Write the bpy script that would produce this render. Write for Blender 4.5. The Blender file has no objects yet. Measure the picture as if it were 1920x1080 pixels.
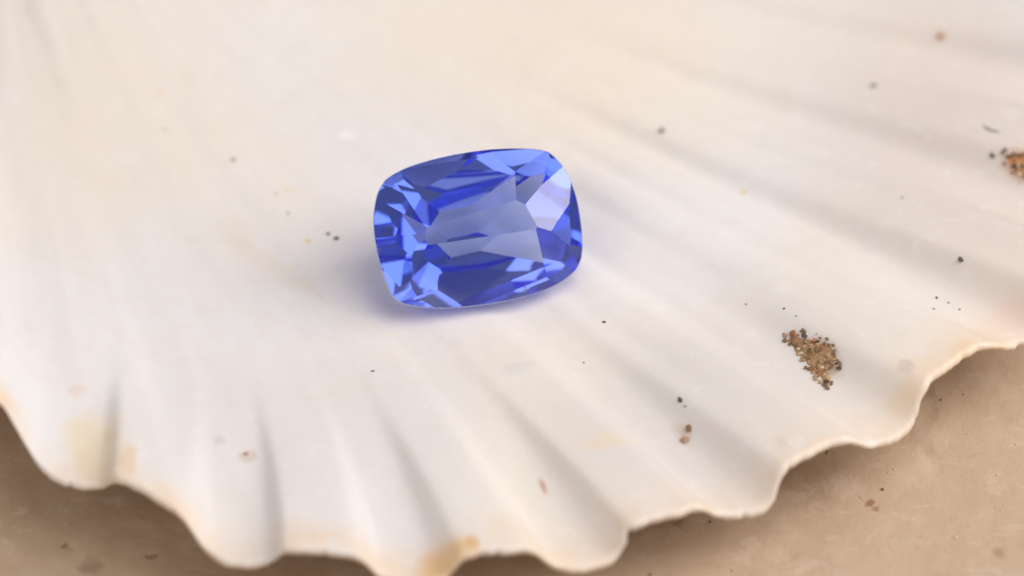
# Sapphire lying in a scallop shell on sandstone.  1 Blender unit = 1 cm.
import bpy, bmesh, math, random
import numpy as np
from mathutils import Vector, Matrix, noise

random.seed(7)
S = bpy.context.scene
S.unit_settings.system = 'METRIC'
S.unit_settings.scale_length = 0.01
COL = S.collection

# ------------------------------------------------------------------ camera
ELEV = math.radians(50)
RIGHT = Vector((1, 0, 0))
UP = Vector((0, math.sin(ELEV), math.cos(ELEV)))
FWD = Vector((0, math.cos(ELEV), -math.sin(ELEV)))
GEM_C = Vector((0, 0, 0.5))
cd = bpy.data.cameras.new('camera')
cam = bpy.data.objects.new('camera', cd)
COL.objects.link(cam)
cam.location = GEM_C + RIGHT * 0.1444 - UP * 0.2704 - FWD * 22.0
cam.rotation_euler = (math.radians(40), 0, 0)
cd.lens = 180
cd.sensor_width = 36
cd.clip_start = 0.5
cd.clip_end = 1000
cd.dof.use_dof = True
cd.dof.focus_distance = 21.85
cd.dof.aperture_fstop = 0.24
S.camera = cam

# ------------------------------------------------------------------ world and lamps (studio soft boxes)
W = bpy.data.worlds.new('World')
S.world = W
W.use_nodes = True
bg = W.node_tree.nodes['Background']
bg.inputs[0].default_value = (1.0, 0.97, 0.945, 1)
bg.inputs[1].default_value = 0.28


def softbox(name, loc, target, sx, sy, power, col):
    l = bpy.data.lights.new(name, 'AREA')
    l.shape = 'RECTANGLE'
    l.size, l.size_y = sx, sy
    l.energy = power
    l.color = col
    o = bpy.data.objects.new(name, l)
    COL.objects.link(o)
    o.location = loc
    d = Vector(target) - Vector(loc)
    o.rotation_euler = d.to_track_quat('-Z', 'Y').to_euler()
    return o


softbox('key_softbox', (22.2, 1.95, 15.4), (0, 0, 0.3), 17.5, 17.5, 4900, (1.0, 0.965, 0.93))
softbox('top_softbox', (8.9, -2.6, 25.7), (0, 0, 0.3), 18.9, 18.9, 3100, (1.0, 0.985, 0.965))
softbox('fill_softbox', (-15, -13, 17), (0, 0, 0.3), 20, 20, 1650, (1.0, 0.975, 0.95))

S.view_settings.view_transform = 'Standard'
S.view_settings.look = 'None'
S.view_settings.exposure = 0.0
S.view_settings.gamma = 1.0
S.render.engine = 'CYCLES'
cy = S.cycles
cy.use_denoising = True
cy.max_bounces = 24
cy.transmission_bounces = 24
cy.glossy_bounces = 16
cy.diffuse_bounces = 4
cy.volume_bounces = 0
cy.caustics_refractive = True
cy.caustics_reflective = True
cy.sample_clamp_indirect = 0.75
cy.blur_glossy = 0.0
cy.filter_width = 1.5


# ------------------------------------------------------------------ helpers
def link(name, mesh, mat=None, parent=None):
    o = bpy.data.objects.new(name, mesh)
    COL.objects.link(o)
    if mat:
        o.data.materials.append(mat)
    if parent:
        o.parent = parent
    return o


def material(name):
    m = bpy.data.materials.new(name)
    m.use_nodes = True
    nt = m.node_tree
    nt.nodes.clear()
    out = nt.nodes.new('ShaderNodeOutputMaterial')
    return m, nt, out


class NT:
    """small node-tree writer"""

    def __init__(self, nt):
        self.nt = nt

    def n(self, typ, **kw):
        nd = self.nt.nodes.new(typ)
        for k, v in kw.items():
            if k == 'ins':
                for kk, vv in v.items():
                    if hasattr(vv, 'is_output'):
                        self.nt.links.new(vv, nd.inputs[kk])
                    else:
                        nd.inputs[kk].default_value = vv
            else:
                setattr(nd, k, v)
        return nd

    def math(self, op, a, b=0.0, clamp=False):
        nd = self.n('ShaderNodeMath', operation=op, use_clamp=clamp, ins={0: a, 1: b})
        return nd.outputs[0]

    def mix(self, fac, a, b):
        nd = self.n('ShaderNodeMix', data_type='RGBA')
        for i, v in ((0, fac), (6, a), (7, b)):
            if hasattr(v, 'is_output'):
                self.nt.links.new(v, nd.inputs[i])
            else:
                nd.inputs[i].default_value = v
        return nd.outputs[2]

    def ramp(self, v, lo, hi):
        nd = self.n('ShaderNodeMapRange', interpolation_type='SMOOTHSTEP', clamp=True,
                    ins={0: v, 1: lo, 2: hi})
        return nd.outputs[0]

    def noise(self, vec, scale, detail=3.0, rough=0.55, dist=0.0):
        nd = self.n('ShaderNodeTexNoise', ins={'Vector': vec, 'Scale': scale, 'Detail': detail,
                                               'Roughness': rough, 'Distortion': dist})
        return nd.outputs[0]


# ------------------------------------------------------------------ the scallop shell: height field round the umbo
UMBO = (-2.367, 2.844)
# direction (deg), radius (cm), how deep in a rib channel (0 crest .. 1 channel floor)
RIM = [(-84.42,3.765,0.35),(-83.54,3.912,0.50),(-82.47,4.083,0.85),(-81.36,4.163,1.00),(-80.21,4.206,1.00),
(-79.00,4.211,0.90),(-78.30,4.278,0.10),(-77.63,4.312,0.00),(-76.88,4.367,0.00),(-75.94,4.449,0.05),
(-75.25,4.508,0.15),(-74.81,4.590,0.55),(-74.14,4.682,0.90),(-73.24,4.743,1.00),(-72.24,4.767,1.00),
(-71.41,4.767,0.85),(-70.99,4.813,0.10),(-70.02,4.842,0.00),(-68.43,4.914,0.00),(-67.54,4.957,0.10),
(-67.23,4.985,0.55),(-66.77,5.017,0.90),(-66.09,5.070,1.00),(-65.08,5.109,1.00),(-64.20,5.122,0.85),
(-63.33,5.127,0.12),(-62.54,5.141,0.00),(-61.23,5.196,0.00),(-60.26,5.230,0.12),(-59.77,5.248,0.60),
(-59.07,5.289,0.90),(-58.26,5.335,1.00),(-57.35,5.364,0.95),(-56.60,5.356,0.70),(-55.91,5.337,0.10),
(-55.22,5.359,0.00),(-53.94,5.381,0.00),(-52.88,5.406,0.08),(-52.16,5.419,0.55),(-51.56,5.439,0.90),
(-50.98,5.477,1.00),(-50.11,5.515,0.95),(-49.49,5.513,0.70),(-48.51,5.479,0.12),(-47.86,5.486,0.00),
(-46.61,5.506,0.00),(-45.38,5.546,0.10),(-44.68,5.563,0.50),(-43.75,5.592,0.95),(-42.82,5.646,1.00),
(-41.94,5.630,0.75),(-40.74,5.588,0.12),(-39.96,5.598,0.00),(-38.21,5.627,0.00),(-37.33,5.678,0.12),
(-36.36,5.701,0.60),(-35.26,5.742,0.95)]


def rim_table():
    """extend the fan on both sides of the stretch measured above"""
    left, right = [], []
    a = -84.5
    for k in range(4):                       # towards the hinge on the near-left side
        base = 3.80 - 0.33 * k
        for da, dr, w in ((-0.6, 0.0, 0.0), (-2.4, -0.05, 0.0), (-3.1, -0.08, 0.5), (-3.9, -0.10, 1.0), (-5.3, -0.2, 1.0), (-6.0, -0.27, 0.5)):
            left.append((a + da, base + dr, w))
        a -= 6.9
    a = -34.6
    for k in range(10):
        c = a + 4.0
        base = 5.80 - 0.00022 * max(0, c + 30) ** 2.1
        for da, dr, w in ((0.0, 0.03, 0.95), (0.9, 0.0, 0.5), (1.7, -0.04, 0.05), (3.8, -0.05, 0.0), (4.6, -0.02, 0.3), (5.6, 0.02, 0.95)):
            right.append((a + da, base + dr, w))
        a += 7.1
    return sorted(left) + RIM + right


TAB = np.array(rim_table())
TH0, TH1 = float(TAB[0, 0]), float(TAB[-1, 0])


def smooth_tab(col, sig):
    g = np.linspace(TH0, TH1, 6000)
    v = np.interp(g, TAB[:, 0], TAB[:, col])
    kk = np.arange(-200, 201) * (g[1] - g[0])
    ker = np.exp(-0.5 * (kk / sig) ** 2)
    ker /= ker.sum()
    v = np.convolve(np.pad(v, 200, mode='edge'), ker, mode='valid')
    return g, v


GR, RV = smooth_tab(1, 0.28)
_, WV = smooth_tab(2, 0.26)       # crisp wave at the rim
_, WS = smooth_tab(2, 0.50)       # softened wave further in
TMID = 0.50
ZMIN = 0.17
ZUMBO = 0.62


def sstep(a, b, x):
    x = np.clip((x - a) / (b - a), 0, 1)
    return x * x * (3 - 2 * x)


def rim_height(th):
    # falls from the near-left corner to the right
    return np.interp(th, [-115, -84, -72, -60, -50, -40, -30, -10, 40], [0.55, 0.50, 0.478, 0.453, 0.435, 0.42, 0.41, 0.47, 0.60])


def shell_z(th, t):
    """height of the inner face; th in degrees (array), t = radius / rim radius"""
    zr = rim_height(th)
    u = np.clip((TMID - t) / TMID, 0, 1)
    v = np.clip((t - TMID) / (1 - TMID), 0, None)
    z = ZMIN + (ZUMBO - ZMIN) * u ** 2.0 + (zr - ZMIN) * v ** 1.75
    # the ribs sweep: near the left their inner ends lie further right than the rim would suggest
    bend = np.interp(th, [-110, -84, -78, -72, -65, -58, -52, 60], [8, 9, 10.5, 15, 12, 4, 0, 0])
    tq = th - bend * np.clip(1 - t, 0, 0.4)
    ws, wc = np.interp(tq, GR, WS), np.interp(tq, GR, WV)
    w = ws + (wc - ws) * sstep(0.66, 0.95, t)
    w = 0.5 * w + 0.5 * sstep(0.10, 0.90, w)         # flat crests and floors, steep walls
    right = sstep(-66, -36, th)
    g0 = 0.004 + 0.02 * sstep(0.45, 0.8, t) + 0.93 * sstep(0.75, 1.03, t) ** 1.2
    g1 = 0.006 + 0.19 * sstep(0.42, 0.80, t) + 0.72 * sstep(0.72, 1.03, t) ** 1.3
    amp = (0.128 + 0.030 * sstep(-70, -58, th)) * (g0 + (g1 - g0) * right) * sstep(0.12, 0.35, t)
    z = z + amp * (0.0 - w) + amp * 0.30
    # finer secondary ribs in the right half, fading before the rim
    sec = np.sin(np.radians((th + 40.0) * 360 / 3.55) + 0.8 * np.sin(np.radians(th * 9)))
    sec = sec - 0.35 * sec ** 2
    z = z + 0.0075 * sec * sstep(-60, -40, th) * sstep(0.50, 0.68, t) * (1 - sstep(0.82, 0.97, t))
    z = z - 0.025 * sstep(0.85, 1.0, t)       # keeps the crest of the rim at rim_height
    return z


def swell(x, y, t):
    return 0.012 * np.sin(x * 2.1 + 1.3 * y) * np.sin(y * 1.7 - 0.6 * x) * sstep(0.2, 0.5, t)


def shell_point_z(x, y):
    dx, dy = x - UMBO[0], y - UMBO[1]
    th = math.degrees(math.atan2(dy, dx))
    r = math.hypot(dx, dy)
    R = float(np.interp(th, GR, RV))
    return float(shell_z(np.array([th]), np.array([r / R]))[0] + swell(x, y, r / R))


shell_surface = shell_point_z


# ---- shell material
def shell_material():
    m, nt, out = material('shell_nacre')
    N = NT(nt)
    co = N.n('ShaderNodeTexCoord').outputs['Object']
    at_t = N.n('ShaderNodeAttribute', attribute_name='radial').outputs['Fac']
    at_a = N.n('ShaderNodeAttribute', attribute_name='fan').outputs['Fac']
    # streaky coordinates along the ribs
    fan = N.n('ShaderNodeCombineXYZ', ins={0: N.math('MULTIPLY', at_a, 0.22), 1: N.math('MULTIPLY', at_t, 3.2), 2: 0.0}).outputs[0]
    big = N.noise(co, 0.55, 3, 0.5)
    mid = N.noise(co, 2.6, 5, 0.6, 0.6)
    streak = N.noise(fan, 2.2, 2, 0.5)
    white = (0.815, 0.775, 0.775, 1)
    cream = (0.83, 0.745, 0.675, 1)
    grey = (0.76, 0.70, 0.685, 1)
    base = N.mix(N.ramp(big, 0.38, 0.66), white, cream)
    base = N.mix(N.math('MULTIPLY', N.ramp(streak, 0.45, 0.75), 0.3), base, grey)
    base = N.mix(N.math('MULTIPLY', N.ramp(mid, 0.60, 0.75), 0.25), base, cream)
    # warm edge of the lip
    lip = N.ramp(at_t, 0.94, 1.0)
    lipn = N.ramp(N.noise(co, 3.1, 3, 0.6), 0.35, 0.7)
    base = N.mix(N.math('MULTIPLY', lip, N.math('ADD', 0.22, N.math('MULTIPLY', lipn, 0.7))), base, (0.83, 0.62, 0.45, 1))
    # single stains, plus broad shade put into the colour: x, y, radius, softness, colour, strength
    wob = N.n('ShaderNodeVectorMath', operation='SCALE', ins={0: N.n('ShaderNodeTexNoise', ins={'Vector': co, 'Scale': 9.0, 'Detail': 4.0}).outputs[1], 'Scale': 0.10}).outputs[0]
    pw = N.n('ShaderNodeVectorMath', operation='ADD', ins={0: co, 1: wob}).outputs[0]
    for (x, y, ax, ay, rot, colr, strength) in STAINS_AND_SHADE:
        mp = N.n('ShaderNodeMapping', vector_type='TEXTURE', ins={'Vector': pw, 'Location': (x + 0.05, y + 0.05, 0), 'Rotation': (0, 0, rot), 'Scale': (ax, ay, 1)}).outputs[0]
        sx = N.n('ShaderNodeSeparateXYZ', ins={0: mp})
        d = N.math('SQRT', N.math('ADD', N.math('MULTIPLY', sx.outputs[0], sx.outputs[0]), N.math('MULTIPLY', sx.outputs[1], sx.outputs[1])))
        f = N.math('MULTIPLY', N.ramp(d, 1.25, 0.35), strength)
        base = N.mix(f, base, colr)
    grow = N.noise(N.n('ShaderNodeCombineXYZ', ins={0: N.math('MULTIPLY', at_a, 0.05), 1: N.math('MULTIPLY', at_t, 26.0), 2: 0.0}).outputs[0], 1.0, 4, 0.6)
    fine = N.noise(co, 11.0, 6, 0.65, 0.4)
    base = N.mix(N.math('MULTIPLY', N.ramp(fine, 0.52, 0.72), 0.30), base, (0.74, 0.665, 0.62, 1))
    base = N.mix(N.math('MULTIPLY', N.ramp(fine, 0.46, 0.30), 0.26), base, (0.88, 0.84, 0.82, 1))
    base = N.mix(N.math('MULTIPLY', N.ramp(grow, 0.55, 0.70), 0.16), base, (0.76, 0.66, 0.57, 1))
    bmp_h = N.math('ADD', N.math('MULTIPLY', grow, 0.45), N.math('ADD', N.math('MULTIPLY', N.noise(co, 7.0, 6, 0.6), 0.55), N.math('MULTIPLY', N.noise(fan, 2.0, 2, 0.5), 0.25)))
    bump = N.n('ShaderNodeBump', ins={'Strength': 0.30, 'Distance': 0.02, 'Height': bmp_h}).outputs[0]
    rough = N.math('ADD', 0.36, N.math('MULTIPLY', mid, 0.22))
    p = N.n('ShaderNodeBsdfPrincipled', ins={'Base Color': base, 'Roughness': rough, 'Normal': bump,
            'Specular IOR Level': 0.35, 'Subsurface Weight': 0.25, 'Subsurface Radius': (0.10, 0.07, 0.05),
            'Subsurface Scale': 1.0})
    nt.links.new(p.outputs[0], out.inputs[0])
    return m


STAINS_AND_SHADE = [
    (2.35, 0.55, 1.25, 1.0, -0.5, (0.70, 0.61, 0.565, 1), 0.8),  # broad shade over the right of the bowl, painted into the colour
    (0.95, -0.85, 0.9, 0.55, 0.6, (0.70, 0.645, 0.63, 1), 0.75),  # dimmer lower centre: shading put into the base colour
    (-0.7, -1.0, 0.9, 0.6, 0.2, (0.75, 0.70, 0.70, 1), 0.6),  # lower left shade, painted as a greyer tint
    # x, y, half length, half width, turn, colour, strength
    (0.544, -1.092, 0.13, 0.06, 0.3, (0.80, 0.66, 0.50, 1), 0.55),
    (0.272, -1.268, 0.022, 0.058, 0.45, (0.55, 0.33, 0.26, 1), 0.85),
    (0.868, -0.978, 0.045, 0.075, 0.3, (0.60, 0.44, 0.32, 1), 0.55),
    (1.440, -0.547, 0.155, 0.045, -0.85, (0.50, 0.32, 0.20, 1), 0.85),
    (1.480, -0.587, 0.075, 0.070, -0.85, (0.42, 0.25, 0.15, 1), 0.75),
    (2.385, 0.492, 0.085, 0.065, -0.5, (0.62, 0.33, 0.18, 1), 0.75),
    (-0.135, -1.723, 0.13, 0.10, 0.2, (0.78, 0.50, 0.24, 1), 0.85),
    (-0.02, -1.690, 0.04, 0.06, 0.2, (0.74, 0.42, 0.17, 1), 0.8),
    (-1.60, -1.091, 0.15, 0.22, 0.2, (0.82, 0.66, 0.46, 1), 0.75),
    (-1.696, -0.778, 0.045, 0.045, 0, (0.80, 0.60, 0.52, 1), 0.5),
    (-1.087, -1.034, 0.035, 0.035, 0, (0.62, 0.54, 0.47, 1), 0.5),
    (-0.968, -1.106, 0.045, 0.035, 0, (0.60, 0.45, 0.34, 1), 0.6),
    (-1.45, -1.248, 0.04, 0.12, 0.1, (0.78, 0.58, 0.38, 1), 0.7),
    (2.065, 1.303, 0.030, 0.028, 0, (0.55, 0.33, 0.16, 1), 0.75),
    (1.164, 0.441, 0.016, 0.013, 0, (0.75, 0.55, 0.25, 1), 0.8),
    (-0.746, 0.191, 0.014, 0.014, 0, (0.78, 0.62, 0.25, 1), 0.8),
    (-1.417, 1.054, 0.018, 0.018, 0, (0.80, 0.66, 0.36, 1), 0.7),
    (-1.414, 0.844, 0.013, 0.013, 0, (0.78, 0.62, 0.32, 1), 0.7),
    (-0.831, 0.500, 0.028, 0.018, 0, (0.80, 0.68, 0.46, 1), 0.6),
    (-1.883, 1.093, 0.022, 0.020, 0, (0.74, 0.68, 0.52, 1), 0.5),
    (-1.29, 1.138, 0.045, 0.09, 0.3, (0.78, 0.70, 0.62, 1), 0.5),
    (-0.591, 0.806, 0.045, 0.028, -0.2, (0.90, 0.87, 0.85, 1), 0.9),
    (0.241, 1.308, 1.25, 0.75, -0.5, (0.85, 0.74, 0.62, 1), 0.55),
    (-0.90, 0.035, 0.36, 0.06, -0.75, (0.78, 0.68, 0.60, 1), 0.5),
    (-1.05, 0.251, 0.16, 0.05, -1.0, (0.78, 0.68, 0.60, 1), 0.4),
    (0.167, -0.620, 0.09, 0.045, 0.2, (0.70, 0.665, 0.65, 1), 0.5),
    (2.301, -0.344, 0.13, 0.10, 0.3, (0.80, 0.60, 0.52, 1), 0.6),
    (-0.46, -0.362, 0.22, 0.05, -0.3, (0.80, 0.72, 0.66, 1), 0.5),
    (1.804, -0.718, 0.05, 0.03, -0.8, (0.62, 0.52, 0.47, 1), 0.6),
    (1.27, -1.132, 0.05, 0.03, -0.9, (0.62, 0.55, 0.51, 1), 0.5),
    (-2.05, 1.578, 0.02, 0.22, 0.25, (0.62, 0.55, 0.51, 1), 0.5),
]


def rim_chips(th):
    """uneven, slightly nibbled edge (fraction of the radius)"""
    out = np.zeros_like(th)
    for i, a in enumerate(th):
        n1 = noise.noise(Vector((a * 0.55, 3.1, 0.0)))
        n2 = noise.noise(Vector((a * 1.9, 7.7, 0.0)))
        n3 = noise.noise(Vector((a * 6.0, 1.2, 0.0)))
        out[i] = 0.0030 * n1 + 0.0022 * n2 + 0.0004 * n3 - 0.012 * max(0.0, n2 - 0.30)
    return out


def build_shell():
    nth, nt_ = 1150, 240
    th = np.linspace(TH0, TH1, nth)
    R = np.interp(th, GR, RV)
    t = np.concatenate([np.linspace(0.0, 0.5, 60, endpoint=False), np.linspace(0.5, 1.0, nt_ - 60)])
    TH, T = np.meshgrid(th, t, indexing='ij')
    RR = R[:, None] * T * (1 + rim_chips(th)[:, None] * sstep(0.93, 1.0, T))
    x = UMBO[0] + RR * np.cos(np.radians(TH))
    y = UMBO[1] + RR * np.sin(np.radians(TH))
    z = shell_z(TH, T)
    # slow uneven swells so that no two ribs are alike
    z = z + swell(x, y, T)
    thick = 0.15 - 0.105 * sstep(0.6, 1.0, T)
    th_side = sstep(0, 4, TH - TH0) * sstep(0, 4, TH1 - TH)
    top = np.stack([x, y, z], -1)
    bot = np.stack([x, y, z - thick], -1)
    # rounded lip rows
    lips = []
    ct, st = np.cos(np.radians(th)), np.sin(np.radians(th))
    e = thick[:, -1] * 0.5
    for a in (60, 30, 0, -30, -60):
        rad = math.radians(a)
        px = x[:, -1] + ct * e * math.cos(rad)
        py = y[:, -1] + st * e * math.cos(rad)
        pz = z[:, -1] - e + e * math.sin(rad)
        lips.append(np.stack([px, py, pz], -1))
    rows = np.concatenate([top, np.stack(lips, 1), bot[:, ::-1]], axis=1)
    ncol = rows.shape[1]
    V = rows.reshape(-1, 3)
    i = np.arange(nth - 1)[:, None]
    j = np.arange(ncol - 1)[None, :]
    a = i * ncol + j
    F = np.stack([a, a + 1, a + ncol + 1, a + ncol], -1).reshape(-1, 4)
    # (umbo end: top and bottom rows meet in a small seam face; sides are closed below)
    caps = []
    for i0 in (0, nth - 1):
        for j in range(nt_ - 1):
            q = [i0 * ncol + j, i0 * ncol + j + 1, i0 * ncol + ncol - 2 - j, i0 * ncol + ncol - 1 - j]
            caps.append(q if i0 else q[::-1])
    F = np.concatenate([F, np.array(caps)])
    me = bpy.data.meshes.new('scallop_shell')
    me.from_pydata(V.tolist(), [], F.tolist())
    me.polygons.foreach_set('use_smooth', np.ones(len(F), dtype=bool))
    rt = np.concatenate([T, np.ones((nth, 5)), T[:, ::-1]], 1).reshape(-1)
    ra = np.repeat(th, ncol)
    at = me.attributes.new('radial', 'FLOAT', 'POINT')
    at.data.foreach_set('value', rt.astype(np.float32))
    at = me.attributes.new('fan', 'FLOAT', 'POINT')
    at.data.foreach_set('value', ra.astype(np.float32))
    me.update()
    return me


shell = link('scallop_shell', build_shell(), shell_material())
shell['label'] = 'large cream white scallop shell lying hollow side up with wavy ribbed edge'
shell['category'] = 'seashell'



# ---- grit stuck to the shell
def plain(name, col, rough=0.7, var=0.25, scale=40):
    m, nt, out = material(name)
    N = NT(nt)
    co = N.n('ShaderNodeTexCoord').outputs['Object']
    n = N.noise(co, scale, 3, 0.6)
    dark = tuple(c * (1 - var) for c in col) + (1,)
    lite = tuple(min(1, c * (1 + var)) for c in col) + (1,)
    p = N.n('ShaderNodeBsdfPrincipled', ins={'Base Color': N.mix(n, dark, lite), 'Roughness': rough, 'Specular IOR Level': 0.3})
    nt.links.new(p.outputs[0], out.inputs[0])
    return m


M_BLACK = plain('black_grit', (0.10, 0.08, 0.068))
M_GREY = plain('grey_grit', (0.32, 0.29, 0.275))
M_BROWN = plain('brown_crust', (0.22, 0.13, 0.065))
M_DARK = plain('dark_brown_crust', (0.085, 0.052, 0.032))
M_TAN = plain('tan_crust', (0.42, 0.27, 0.17))
M_OCHRE = plain('ochre_crust', (0.50, 0.34, 0.16))
M_CREAM = plain('cream_crust', (0.66, 0.52, 0.39))
M_RUST = plain('rust_crust', (0.40, 0.16, 0.07))


def grain_mesh(name, mat, seed, sub=2):
    bm = bmesh.new()
    bmesh.ops.create_icosphere(bm, subdivisions=sub, radius=1.0)
    for v in bm.verts:
        p = v.co.copy()
        v.co = p * (1.0 + 0.75 * noise.noise(p * 1.2 + Vector((seed * 7.1, seed, 3.3))) + 0.12 * noise.noise(p * 3.1 + Vector((seed, 9, seed))))
    me = bpy.data.meshes.new(name)
    bm.to_mesh(me)
    bm.free()
    me.materials.append(mat)
    for pl in me.polygons:
        pl.use_smooth = True
    return me


def on_shell(name, mesh, x, y, rx, ry, rz, parent, sink=0.25):
    o = bpy.data.objects.new(name, mesh)
    COL.objects.link(o)
    o.parent = parent
    o.location = (x, y, shell_surface(x, y) + rz * (0.5 - sink))
    o.scale = (rx, ry, rz)
    o.rotation_euler = (random.uniform(-0.2, 0.2), random.uniform(-0.2, 0.2), random.uniform(0, 6.28))
    return o


BLACKS = [grain_mesh('dark_speck', M_BLACK, k) for k in range(3)]
GREYS = [grain_mesh('grey_speck', M_GREY, k + 5) for k in range(2)]
PX = 0.00229          # cm
for x, y, w, kind in [(-0.624, 0.203, 10, 0), (-0.660, 0.231, 7, 0), (2.078, -0.075, 11, 0), (0.853, -0.832, 10, 0), (0.539, -0.346, 6, 0),
                      (-1.091, 0.673, 8, 1), (1.392, -0.460, 10, 0), (1.534, -0.632, 9, 0), (0.812, 0.798, 13, 1), (1.760, 1.023, 12, 1),
                      (2.255, 0.550, 10, 0), (2.309, 0.559, 8, 0), (2.365, 0.526, 8, 0), (2.065, 1.303, 8, 2), (1.848, 0.312, 4, 1),
                      (-0.839, 0.357, 5, 1), (-0.897, 0.472, 4, 1), (0.875, -0.866, 5, 1), (1.971, -0.224, 5, 0), (1.953, -0.310, 5, 1),
                      (2.066, -0.291, 5, 1), (-0.448, -0.623, 6, 1), (-1.397, 0.844, 4, 1), (0.890, -0.961, 13, 3), (0.872, -1.007, 13, 4), (-0.968, -1.106, 8, 4),
                      (2.02, -0.253, 4, 1), (1.15, -0.255, 4, 1), (1.31, -0.313, 4, 0), (1.36, -0.363, 3, 0), (0.45, -0.565, 4, 1)]:
    me = [random.choice(BLACKS), random.choice(GREYS), None, None, None][kind]
    if me is None:
        me = grain_mesh('brown_speck', {2: M_RUST, 3: M_BROWN, 4: M_TAN}[kind], w)
    r = w * PX * 0.5
    on_shell('grit_speck', me, x, y, r * random.uniform(0.9, 1.15), r * random.uniform(0.85, 1.3), r * 0.5, shell)

# crusty patches: an empty-less part (the first lump) carrying the single grains as sub-parts
crust_kinds = {k: [grain_mesh('crust_grain', m, 11 + i * 3 + j, 2) for j in range(3)] for i, (k, m) in enumerate(
    (('d', M_DARK), ('b', M_BROWN), ('t', M_TAN), ('o', M_OCHRE), ('r', M_RUST), ('c', M_CREAM)))}


def crust_base(name, poly, mat):
    """a thin rough scab lying on the shell inside an outline"""
    cx = sum(p[0] for p in poly) / len(poly)
    cy_ = sum(p[1] for p in poly) / len(poly)
    bm = bmesh.new()
    rings = []
    for f, h in ((0.86, -0.004), (0.80, 0.002), (0.54, 0.005), (0.26, 0.006)):
        ring = []
        for k in range(len(poly) * 4):
            i, u = divmod(k, 4)
            p, q = poly[i], poly[(i + 1) % len(poly)]
            x = p[0] + (q[0] - p[0]) * u / 4
            y = p[1] + (q[1] - p[1]) * u / 4
            j = 1 + 0.30 * noise.noise(Vector((x * 38, y * 38, 2)))
            x, y = cx + (x - cx) * f * j, cy_ + (y - cy_) * f * j
            ring.append(bm.verts.new((x, y, shell_surface(x, y) + h + 0.006 * noise.noise(Vector((x * 60, y * 60, 0))) * (f < 0.95))))
        rings.append(ring)
    n = len(rings[0])
    for a_, b_ in zip(rings, rings[1:]):
        for k in range(n):
            bm.faces.new((a_[k], a_[(k + 1) % n], b_[(k + 1) % n], b_[k]))
    bm.faces.new(rings[-1])
    bmesh.ops.recalc_face_normals(bm, faces=bm.faces)
    me = bpy.data.meshes.new(name)
    bm.to_mesh(me)
    bm.free()
    for pl in me.polygons:
        pl.use_smooth = True
    return link(name, me, mat, shell)


def inside(poly, x, y):
    r = False
    for k in range(len(poly)):
        (x0, y0), (x1, y1) = poly[k], poly[(k + 1) % len(poly)]
        if (y0 > y) != (y1 > y) and x < (x1 - x0) * (y - y0) / (y1 - y0) + x0:
            r = not r
    return r


POLY_A = [(1.288, -0.411), (1.337, -0.437), (1.385, -0.454), (1.457, -0.495), (1.505, -0.527), (1.535, -0.590), (1.540, -0.633), (1.500, -0.626),
          (1.486, -0.664), (1.492, -0.729), (1.431, -0.638), (1.389, -0.578), (1.346, -0.525), (1.318, -0.468)]
POLY_B = [(2.290, 0.555), (2.342, 0.527), (2.411, 0.532), (2.440, 0.472), (2.420, 0.422), (2.364, 0.442), (2.335, 0.482)]
M_SCAB = plain('crust_ground', (0.38, 0.225, 0.12), 0.8, 0.55, 26)
M_SCAB2 = plain('orange_crust_ground', (0.55, 0.25, 0.11), 0.8, 0.4, 22)
for poly, n_g, mix, gm in ((POLY_A, 140, 'bbbttttccooor', M_SCAB), (POLY_B, 60, 'ddbbtoccorrr', M_SCAB2)):
    base = crust_base('crust_patch', poly, gm)
    xs, ys = [p[0] for p in poly], [p[1] for p in poly]
    k = 0
    while k < n_g:
        x, y = random.uniform(min(xs), max(xs)), random.uniform(min(ys), max(ys))
        jx, jy = x + random.gauss(0, 0.012), y + random.gauss(0, 0.012)
        if not inside(poly, jx, jy):
            continue
        # dark grains gather along the upper right border, pale ones along the lower left
        up_right = not inside(poly, x + 0.035, y + 0.035)
        kind = random.choice('dbbbr' if up_right and random.random() < 0.7 else mix)
        r = PX * random.uniform(2.0, 5.2)
        on_shell('crust_grain', random.choice(crust_kinds[kind]), x, y, r, r * random.uniform(0.6, 1.5), r * 0.5, base, 0.05)
        k += 1

# a short dark hair stuck to the shell near its right side
def tube(name, pts, rad, mat, parent):
    bm = bmesh.new()
    rings = []
    for i, p in enumerate(pts):
        d = (Vector(pts[min(i + 1, len(pts) - 1)]) - Vector(pts[max(i - 1, 0)])).normalized()
        u = d.cross(Vector((0, 0, 1))).normalized()
        w = d.cross(u)
        r = rad * (0.35 if i in (0, len(pts) - 1) else 1)
        rings.append([bm.verts.new(Vector(p) + (u * math.cos(a) + w * math.sin(a)) * r) for a in [k * math.pi / 4 for k in range(8)]])
    for a_, b_ in zip(rings, rings[1:]):
        for k in range(8):
            bm.faces.new((a_[k], a_[(k + 1) % 8], b_[(k + 1) % 8], b_[k]))
    bm.faces.new(rings[0][::-1])
    bm.faces.new(rings[-1])
    me = bpy.data.meshes.new(name)
    bm.to_mesh(me)
    bm.free()
    return link(name, me, mat, parent)


hair = [(2.222, 0.706), (2.240, 0.681), (2.256, 0.669), (2.272, 0.665), (2.290, 0.656)]
tube('hair', [(x, y, shell_surface(x, y) + 0.003) for x, y in hair], 0.0045, M_GREY, shell)


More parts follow.
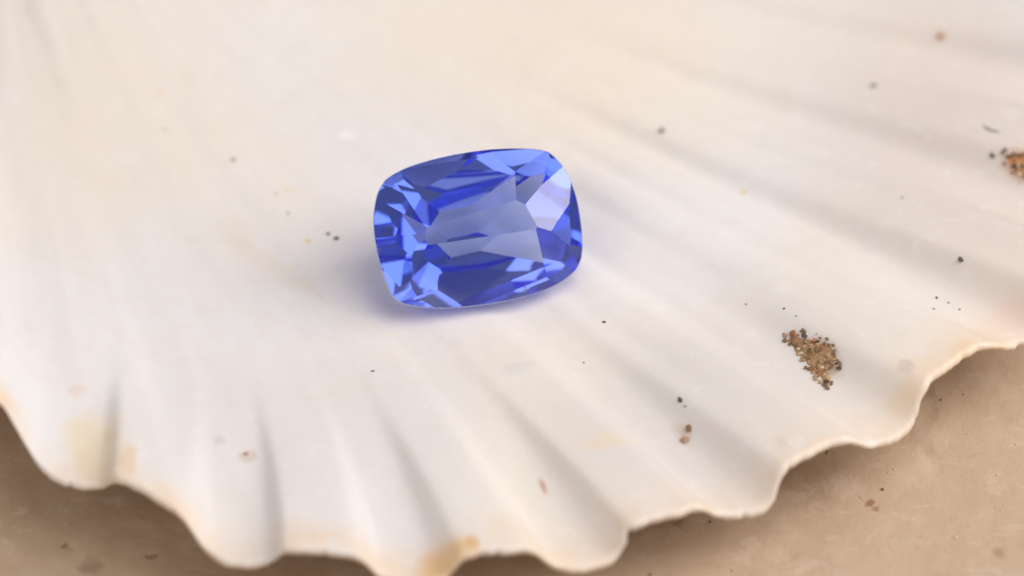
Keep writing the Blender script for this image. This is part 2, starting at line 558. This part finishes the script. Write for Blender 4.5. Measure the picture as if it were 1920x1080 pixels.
# ------------------------------------------------------------------ the stone underneath
def stone_material():
    m, nt, out = material('sandstone')
    N = NT(nt)
    co = N.n('ShaderNodeTexCoord').outputs['Object']
    a = N.noise(co, 0.8, 4, 0.6, 0.5)
    b = N.noise(co, 5.0, 6, 0.65)
    c = N.noise(co, 30.0, 3, 0.6)
    base = N.mix(N.ramp(a, 0.3, 0.7), (0.47, 0.33, 0.22, 1), (0.54, 0.395, 0.275, 1))
    base = N.mix(N.math('MULTIPLY', N.ramp(b, 0.45, 0.75), 0.5), base, (0.58, 0.45, 0.335, 1))
    base = N.mix(N.math('MULTIPLY', N.ramp(c, 0.62, 0.78), 0.4), base, (0.40, 0.26, 0.16, 1))
    # streaky pale flakes and a few rusty spots
    mp = N.n('ShaderNodeMapping', ins={'Vector': co, 'Scale': (1.0, 2.2, 1.0)}).outputs[0]
    fl = N.noise(mp, 3.4, 5, 0.62, 1.2)
    base = N.mix(N.math('MULTIPLY', N.ramp(fl, 0.56, 0.66), 0.5), base, (0.60, 0.465, 0.355, 1))
    base = N.mix(N.math('MULTIPLY', N.ramp(fl, 0.44, 0.33), 0.45), base, (0.47, 0.32, 0.215, 1))
    wob = N.n('ShaderNodeVectorMath', operation='SCALE', ins={0: N.n('ShaderNodeTexNoise', ins={'Vector': co, 'Scale': 22.0, 'Detail': 3.0}).outputs[1], 'Scale': 0.07}).outputs[0]
    pw = N.n('ShaderNodeVectorMath', operation='ADD', ins={0: co, 1: wob}).outputs[0]
    for x, y, r, colr, k in ((1.655, -1.110, 0.022, (0.28, 0.14, 0.08, 1), 0.85), (1.682, -1.140, 0.013, (0.30, 0.17, 0.10, 1), 0.7), (1.63, -1.085, 0.012, (0.34, 0.2, 0.12, 1), 0.6), (1.56, -1.030, 0.07, (0.62, 0.46, 0.36, 1), 0.5),
                             (1.87, -0.930, 0.10, (0.60, 0.44, 0.32, 1), 0.4), (1.490, -0.845, 0.012, (0.1, 0.05, 0.03, 1), 0.8),
                             (-1.735, -1.332, 0.02, (0.16, 0.09, 0.05, 1), 0.6), (-1.62, -1.440, 0.05, (0.22, 0.12, 0.08, 1), 0.4), (-1.37, -1.390, 0.018, (0.18, 0.10, 0.06, 1), 0.5),
                             (0.851, -1.209, 0.03, (0.25, 0.13, 0.08, 1), 0.6), (2.19, -1.365, 0.03, (0.32, 0.20, 0.12, 1), 0.5)):
        d = N.n('ShaderNodeVectorMath', operation='DISTANCE', ins={0: N.n('ShaderNodeVectorMath', operation='MULTIPLY', ins={0: pw, 1: (1, 1, 0)}).outputs[0], 1: (x + 0.035, y + 0.035, 0)}).outputs['Value']
        base = N.mix(N.math('MULTIPLY', N.ramp(d, r * 1.3, r * 0.5), k), base, colr)
    h = N.math('ADD', N.math('MULTIPLY', b, 0.7), N.math('MULTIPLY', c, 0.25))
    bump = N.n('ShaderNodeBump', ins={'Strength': 0.45, 'Distance': 0.03, 'Height': h}).outputs[0]
    p = N.n('ShaderNodeBsdfPrincipled', ins={'Base Color': base, 'Roughness': 0.7, 'Normal': bump, 'Specular IOR Level': 0.3})
    nt.links.new(p.outputs[0], out.inputs[0])
    return m


PITS = [(1.650, -1.104, 0.030), (1.668, -1.125, 0.022), (1.635, -1.092, 0.016), (1.490, -0.845, 0.014), (-1.733, -1.330, 0.030), (-1.715, -1.348, 0.022), (-1.680, -1.395, 0.026), (-1.636, -1.175, 0.014),
        (-1.546, -1.109, 0.020), (-1.626, -1.437, 0.035), (-1.437, -1.401, 0.018), (-1.371, -1.387, 0.022), (-1.778, -1.217, 0.012),
        (-1.801, -1.240, 0.016), (1.902, -0.830, 0.022), (2.179, -1.364, 0.030), (0.851, -1.209, 0.025), (1.871, -0.975, 0.02), (2.25, -1.030, 0.03), (1.3, -1.380, 0.03), (2.0, -1.180, 0.02), (-2.1, -1.230, 0.03), (-1.95, -1.430, 0.03)]


def build_stone():
    def axis(lo, hi, step):
        inner = np.arange(lo, hi, step)
        out = 0.12 * 1.35 ** np.arange(0, 18)
        out = np.cumsum(out)
        return np.concatenate([lo - out[::-1], inner, hi + out])
    xs, ys = axis(-2.4, 2.7, 0.016), axis(-2.1, -0.2, 0.016)
    X, Y = np.meshgrid(xs, ys, indexing='ij')
    Z = np.empty_like(X)
    for i in range(X.shape[0]):
        for j in range(X.shape[1]):
            p = Vector((X[i, j], Y[i, j], 0))
            fine = abs(p.x) < 3 and -2.3 < p.y < 0
            z = 0.03 * noise.noise(p * 0.5) - 0.012
            if fine:
                a = noise.noise(p * 3.5 + Vector((4, 1, 0)))
                z += 0.007 * a + 0.004 * noise.noise(p * 9.0)
                c = noise.noise(p * 6.0 + Vector((9, 3, 1)))
                z -= 0.006 * max(0.0, c - 0.42) * 4          # shallow flakes
            Z[i, j] = z
    for px, py, r in PITS:
        r = r * 0.62
        jx = X + 0.7 * r * np.sin(Y / r * 1.1 + px * 9)
        jy = Y + 0.6 * r * np.sin(X / r * 1.4 + py * 7)
        d = np.hypot((jx - px) / 1.4, jy - py) / r
        Z -= r * 0.5 * np.exp(-(d ** 2))
    nx, ny = X.shape
    V = np.stack([X, Y, Z], -1).reshape(-1, 3)
    i = np.arange(nx - 1)[:, None]
    j = np.arange(ny - 1)[None, :]
    a = i * ny + j
    F = np.stack([a, a + ny, a + ny + 1, a + 1], -1).reshape(-1, 4)
    me = bpy.data.meshes.new('stone_surface')
    me.from_pydata(V.tolist(), [], F.tolist())
    me.polygons.foreach_set('use_smooth', np.ones(len(F), dtype=bool))
    me.update()
    return me


stone = link('stone_surface', build_stone(), stone_material())
stone['kind'] = 'structure'

# loose pale and dark sand grains on the stone, far too many and small to count
def build_grit():
    rnd = random.Random(3)
    bm = bmesh.new()
    spots = [(2.075, -0.786), (1.560, -0.801), (1.771, -0.931), (1.596, -1.046), (-2.003, -0.859), (-1.669, -1.061), (1.747, -0.952), (2.094, -0.737)]
    while len(spots) < 130:
        spots.append((rnd.uniform(-2.4, 2.7), rnd.uniform(-2.0, -0.5)))
    for k, (x, y) in enumerate(spots):
        r = 0.0025 + 0.0065 * rnd.random() ** 3 if k >= 8 else rnd.uniform(0.004, 0.0065)
        res = bmesh.ops.create_icosphere(bm, subdivisions=1, radius=r)
        p = Vector((x, y, 0))
        z = 0.03 * noise.noise(p * 0.5) - 0.012 + 0.007 * noise.noise(p * 3.5 + Vector((4, 1, 0))) + 0.004 * noise.noise(p * 9.0)
        mi = 1 if (k >= 8 and rnd.random() < 0.45) else 0
        for v in res['verts']:
            v.co = Vector((v.co.x * rnd.uniform(0.8, 1.3), v.co.y * rnd.uniform(0.8, 1.3), v.co.z * 0.6)) + Vector((x, y, z + r * 0.2))
            for f in v.link_faces:
                f.material_index = mi
    me = bpy.data.meshes.new('sand_grit')
    bm.to_mesh(me)
    bm.free()
    return me


grit = link('sand_grit', build_grit(), plain('pale_sand', (0.62, 0.47, 0.35)), stone)
grit.data.materials.append(plain('dark_sand', (0.18, 0.11, 0.07)))
grit['kind'] = 'stuff'


# ------------------------------------------------------------------ the sapphire
def clip_planes(planes, box=2.0):
    """convex polyhedron {p : n.p <= d} as a list of polygons"""
    b = box
    faces = [[(-b, -b, -b), (-b, b, -b), (b, b, -b), (b, -b, -b)], [(-b, -b, b), (b, -b, b), (b, b, b), (-b, b, b)],
             [(-b, -b, -b), (b, -b, -b), (b, -b, b), (-b, -b, b)], [(b, b, -b), (-b, b, -b), (-b, b, b), (b, b, b)],
             [(-b, b, -b), (-b, -b, -b), (-b, -b, b), (-b, b, b)], [(b, -b, -b), (b, b, -b), (b, b, b), (b, -b, b)]]
    faces = [[np.array(p, float) for p in f] for f in faces]
    for n, d in planes:
        n = np.array(n, float)
        new, cut = [], []
        for f in faces:
            s = [float(n @ p) - d for p in f]
            g = []
            for k in range(len(f)):
                p, q, sp, sq = f[k], f[(k + 1) % len(f)], s[k], s[(k + 1) % len(f)]
                if sp <= 0:
                    g.append(p)
                if (sp < 0 < sq) or (sq < 0 < sp):
                    x = p + (q - p) * (sp / (sp - sq))
                    g.append(x)
                    cut.append(x)
            if len(g) >= 3:
                new.append(g)
        if len(cut) >= 3:
            c = sum(cut) / len(cut)
            u = np.cross(n, [0.31, 0.77, 0.55])
            u /= np.linalg.norm(u)
            w = np.cross(n, u)
            cut.sort(key=lambda p: math.atan2((p - c) @ w, (p - c) @ u))
            ded = [cut[0]]
            for p in cut[1:]:
                if np.linalg.norm(p - ded[-1]) > 1e-7:
                    ded.append(p)
            if len(ded) >= 3:
                new.append(ded)
        faces = new
    return faces


# girdle outline (cm) in the crystal's own axes, and its facets:
OUTLINE = [(-0.4401, 0.1129), (-0.4213, 0.1751), (-0.3985, 0.2284), (-0.356, 0.2764), (-0.2713, 0.3074), (-0.1273, 0.3241), (0.0382, 0.3236), (0.16, 0.3116), (0.2807, 0.2939), (0.328, 0.2818), (0.3656, 0.2624), (0.4098, 0.1925), (0.4367, 0.097), (0.4414, -0.0272), (0.4277, -0.148), (0.412, -0.2108), (0.3804, -0.2542), (0.3335, -0.2825), (0.2451, -0.3112), (0.143, -0.325), (0.0349, -0.3278), (-0.1698, -0.3159), (-0.2895, -0.2935), (-0.3671, -0.2667), (-0.397, -0.2504), (-0.4232, -0.2151), (-0.4355, -0.1511), (-0.4471, -0.0832), (-0.4484, 0.0157)]
# facet planes: unit normal and distance from the stone centre (crystal axes, cm)
FACETS = [
    (-0.012199999764561653, -0.08669999986886978, 0.9962000250816345, 0.16869999468326569), (0.7146000266075134, -0.1014999970793724, -0.6922000050544739, 0.328900009393692), (0.6776999831199646, -0.09629999846220016, -0.7289999723434448, 0.3147999942302704), (0.45320001244544983, -0.06440000236034393, -0.8891000151634216, 0.251800000667572),
    (0.7268999814987183, 0.33169999718666077, -0.6013000011444092, 0.36899998784065247), (0.6326000094413757, 0.28859999775886536, -0.7186999917030334, 0.3617999851703644), (0.5177000164985657, 0.2362000048160553, -0.8223000168800354, 0.3776000142097473), (0.37560001015663147, 0.7465999722480774, -0.5491999983787537, 0.3400999903678894),
    (0.28630000352859497, 0.5690000057220459, -0.7709000110626221, 0.2883000075817108), (0.1981000006198883, 0.3937000036239624, -0.897599995136261, 0.25450000166893005), (0.17739999294281006, 0.7684000134468079, -0.6148999929428101, 0.28299999237060547), (0.13619999587535858, 0.5898000001907349, -0.7960000038146973, 0.25369998812675476),
    (0.1128000020980835, 0.4887999892234802, -0.8651000261306763, 0.24410000443458557), (-0.30649998784065247, 0.7199000120162964, -0.6227999925613403, 0.3156000077724457), (-0.2928999960422516, 0.6879000067710876, -0.6640999913215637, 0.30880001187324524), (-0.21240000426769257, 0.49889999628067017, -0.8402000069618225, 0.302700012922287),
    (-0.774399995803833, 0.20749999582767487, -0.5976999998092651, 0.37139999866485596), (-0.7285000085830688, 0.19519999623298645, -0.6565999984741211, 0.3603000044822693), (-0.5490000247955322, 0.14710000157356262, -0.8227999806404114, 0.34439998865127563), (-0.8567000031471252, 0.08709999918937683, -0.508400022983551, 0.3930000066757202),
    (-0.7063000202178955, 0.07180000096559525, -0.704200029373169, 0.3596000075340271), (-0.4837999939918518, 0.04919999837875366, -0.8737999796867371, 0.31929999589920044), (-0.7128000259399414, -0.2547999918460846, -0.6535000205039978, 0.364300012588501), (-0.6578999757766724, -0.23520000278949738, -0.715399980545044, 0.35269999504089355),
    (-0.614799976348877, -0.21979999542236328, -0.7574999928474426, 0.3522999882698059), (-0.4964999854564667, -0.6316999793052673, -0.5953999757766724, 0.36239999532699585), (-0.4578000009059906, -0.5825999975204468, -0.6715999841690063, 0.3407000005245209), (-0.37040001153945923, -0.47130000591278076, -0.8004000186920166, 0.31529998779296875),
    (0.14720000326633453, -0.6377000212669373, -0.7560999989509583, 0.243599995970726), (0.13809999823570251, -0.5981000065803528, -0.7893999814987183, 0.23479999601840973), (0.12790000438690186, -0.554099977016449, -0.8224999904632568, 0.2290000021457672), (0.5600000023841858, -0.5740000009536743, -0.5974000096321106, 0.366100013256073),
    (0.49300000071525574, -0.505299985408783, -0.708299994468689, 0.3361999988555908), (0.40779998898506165, -0.4180999994277954, -0.8116999864578247, 0.32899999618530273), (0.6543999910354614, -0.5170000195503235, -0.5516999959945679, 0.3869999945163727), (0.48890000581741333, -0.3862000107765198, -0.7821999788284302, 0.3183000087738037),
    (0.35749998688697815, -0.2824000120162964, -0.8902000188827515, 0.28769999742507935), (0.6585000157356262, 0.29319998621940613, -0.6930999755859375, 0.33469998836517334), (0.6139000058174133, 0.47769999504089355, -0.6284000277519226, 0.35740000009536743), (0.23309999704360962, 0.6358000040054321, -0.73580002784729, 0.26440000534057617),
    (-0.0812000036239624, 0.7730000019073486, -0.6291999816894531, 0.26840001344680786), (-0.6280999779701233, 0.4377000033855438, -0.6434000134468079, 0.3580000102519989), (-0.6563000082969666, 0.26739999651908875, -0.7056000232696533, 0.33180001378059387), (-0.6273999810218811, -0.23260000348091125, -0.7430999875068665, 0.3244999945163727),
    (-0.5835999846458435, -0.5547000169754028, -0.5931000113487244, 0.37770000100135803), (-0.2989000082015991, -0.7124000191688538, -0.6348999738693237, 0.30730000138282776), (0.13729999959468842, -0.6880000233650208, -0.7125999927520752, 0.2563000023365021), (0.5364999771118164, -0.616599977016449, -0.576200008392334, 0.3677000105381012),
    (0.6389999985694885, -0.19850000739097595, -0.7430999875068665, 0.3140999972820282), (0.5378000140190125, 0.11429999768733978, 0.8353000283241272, 0.2572999894618988), (0.4284999966621399, 0.32190001010894775, 0.8442000150680542, 0.25270000100135803), (-0.07119999825954437, 0.48500001430511475, 0.8715999722480774, 0.18160000443458557),
    (-0.38440001010894775, 0.36649999022483826, 0.8472999930381775, 0.24979999661445618), (-0.6047000288963318, -0.031700000166893005, 0.795799970626831, 0.2831999957561493), (-0.4499000012874603, -0.44350001215934753, 0.7752000093460083, 0.2992999851703644), (-0.025200000032782555, -0.47780001163482666, 0.8780999779701233, 0.16930000483989716),
    (0.5379999876022339, -0.2953999936580658, 0.7894999980926514, 0.2939000129699707), (0.6028000116348267, 0.07970000058412552, 0.7939000129699707, 0.28049999475479126), (0.34599998593330383, 0.3846000134944916, 0.8557999730110168, 0.23770000040531158), (0.18629999458789825, 0.6204000115394592, 0.761900007724762, 0.2451000064611435),
    (-0.0551999993622303, 0.6305000185966492, 0.7742000222206116, 0.2206999957561493), (-0.36399999260902405, 0.4219000041484833, 0.8303999900817871, 0.25619998574256897), (-0.5874999761581421, 0.11569999903440475, 0.8008999824523926, 0.28119999170303345), (-0.7105000019073486, -0.12870000302791595, 0.6917999982833862, 0.33719998598098755),
    (-0.34439998865127563, -0.5584999918937683, 0.7545999884605408, 0.2856000065803528), (-0.26980000734329224, -0.6930000185966492, 0.6686000227928162, 0.29190000891685486), (0.05790000036358833, -0.661899983882904, 0.7473000288009644, 0.23240000009536743), (0.3068999946117401, -0.42500001192092896, 0.8515999913215637, 0.23499999940395355),
    (0.6244999766349792, -0.021800000220537186, 0.7807000279426575, 0.2856000065803528), (0.35280001163482666, 0.06560000032186508, 0.9333999752998352, 0.25450000166893005), (0.1696999967098236, 0.3873000144958496, 0.9061999917030334, 0.25529998540878296), (-0.18610000610351562, 0.3725000023841858, 0.9092000126838684, 0.26980000734329224),
    (-0.4049000144004822, 0.12809999287128448, 0.9053000211715698, 0.2660999894142151), (-0.2987000048160553, -0.058800000697374344, 0.9524999856948853, 0.26840001344680786), (-0.09799999743700027, -0.2199999988079071, 0.9706000089645386, 0.2289000004529953), (0.1850000023841858, -0.24959999322891235, 0.9505000114440918, 0.2587999999523163),
    (0.1899999976158142, -0.0843999981880188, 0.9781000018119812, 0.23229999840259552),
]


def gem_support(deg):
    a = math.radians(deg)
    return max(x * math.cos(a) + y * math.sin(a) for x, y in OUTLINE)


GSUP = np.array([gem_support(d) for d in range(360)])
_k = np.exp(-0.5 * (np.arange(-15, 16) / 4.0) ** 2)
GSMOOTH = np.convolve(np.concatenate([GSUP[-15:], GSUP, GSUP[:15]]), _k / _k.sum(), mode='valid')
GIRDLE = 0.012
N_GIRDLE = 120


def girdle_radius(deg):
    return float(np.interp(deg % 360, np.arange(361), np.append(GSMOOTH, GSMOOTH[0])))


def gem_planes():
    P = []
    for k in range(N_GIRDLE):
        d = 360 * (k + 0.5) / N_GIRDLE
        P.append(((math.cos(math.radians(d)), math.sin(math.radians(d)), 0), girdle_radius(d)))
    for nx, ny, nz_, d in FACETS:
        P.append(((nx, ny, nz_), d))
    return P


def gem_material():
    m, nt, out = material('sapphire_crystal')
    N = NT(nt)
    g = N.n('ShaderNodeBsdfGlass', ins={'Color': (1, 1, 1, 1), 'Roughness': 0.0, 'IOR': 1.768})
    v = N.n('ShaderNodeVolumeAbsorption', ins={'Color': (0.0476, 0.2834, 0.9728, 1), 'Density': 2.205})
    nt.links.new(g.outputs[0], out.inputs['Surface'])
    nt.links.new(v.outputs[0], out.inputs['Volume'])
    return m


def build_gem():
    faces = clip_planes(gem_planes())
    bm = bmesh.new()
    for f in faces:
        try:
            bm.faces.new([bm.verts.new(p) for p in f])
        except ValueError:
            pass
    bmesh.ops.remove_doubles(bm, verts=bm.verts, dist=2e-5)
    bmesh.ops.dissolve_degenerate(bm, dist=1e-5, edges=bm.edges)
    bmesh.ops.recalc_face_normals(bm, faces=bm.faces)
    me = bpy.data.meshes.new('sapphire')
    bm.to_mesh(me)
    bm.free()
    return me


gem = link('sapphire', build_gem(), gem_material())
gem['label'] = 'cushion cut blue sapphire resting in the hollow of the shell'
gem['category'] = 'gemstone'
# crystal axes: z faces the camera, leaning a little right; x runs along the long side, 11 degrees up
LEAN_R, LEAN_U, SPIN = math.radians(7), math.radians(4), math.radians(11)
nz = (-FWD + RIGHT * math.tan(LEAN_R) + UP * math.tan(LEAN_U)).normalized()
xx = (RIGHT * math.cos(SPIN) + UP * math.sin(SPIN))
xx = (xx - nz * xx.dot(nz)).normalized()
yy = nz.cross(xx)
GM = Matrix((xx, yy, nz)).transposed().to_4x4()
# slide down until the pavilion touches the shell
co = [GM @ v.co for v in gem.data.vertices]
lift = max(shell_point_z(v.x, v.y) - v.z for v in co) + 0.004
print('gem lift', lift)
gem.matrix_world = Matrix.Translation((0, -0.010, lift)) @ GM


# the frosted girdle that shows as a pale line along the left end
def build_girdle():
    bm = bmesh.new()
    n = 240
    rings = []
    for dr, z in ((-0.004, -0.0095), (0.0012, -0.0085), (0.0012, 0.0085), (-0.004, 0.0095)):
        ring = []
        for k in range(n):
            d = 360 * k / n
            # point on the outline whose outward direction is d
            a = math.radians(d)
            h = 0.25
            r0 = girdle_radius(d)
            r1 = (girdle_radius(d + h) - girdle_radius(d - h)) / math.radians(2 * h)
            x = r0 * math.cos(a) - r1 * math.sin(a)
            y = r0 * math.sin(a) + r1 * math.cos(a)
            jit = 0.0012 * noise.noise(Vector((x * 40, y * 40, 0)))
            ring.append(bm.verts.new((x + math.cos(a) * dr, y + math.sin(a) * dr, z + jit)))
        rings.append(ring)
    for a_, b_ in zip(rings, rings[1:]):
        for k in range(n):
            bm.faces.new((a_[k], a_[(k + 1) % n], b_[(k + 1) % n], b_[k]))
    me = bpy.data.meshes.new('girdle')
    bm.to_mesh(me)
    bm.free()
    for pl in me.polygons:
        pl.use_smooth = True
    return me


def girdle_material():
    m, nt, out = material('frosted_girdle')
    N = NT(nt)
    co = N.n('ShaderNodeTexCoord').outputs['Object']
    c = N.mix(N.noise(co, 30, 3), (0.62, 0.66, 0.85, 1), (0.84, 0.85, 0.93, 1))
    p = N.n('ShaderNodeBsdfPrincipled', ins={'Base Color': c, 'Roughness': 0.35})
    nt.links.new(p.outputs[0], out.inputs[0])
    return m


girdle = link('girdle', build_girdle(), girdle_material(), gem)


# small cloudy inclusion low on the right
def build_inclusion():
    rnd = random.Random(5)
    bm = bmesh.new()
    for k in range(9):
        r = rnd.uniform(0.0014, 0.0042)
        c = Vector((0.146 + rnd.gauss(0, 0.006), -0.284 + rnd.gauss(0, 0.006), rnd.uniform(-0.012, 0.0)))
        res = bmesh.ops.create_icosphere(bm, subdivisions=1, radius=r)
        for v in res['verts']:
            v.co = v.co + c
    me = bpy.data.meshes.new('inclusion')
    bm.to_mesh(me)
    bm.free()
    return me


link('inclusion', build_inclusion(), plain('inclusion_crystal', (0.70, 0.74, 0.80), 0.4, 0.2), gem)
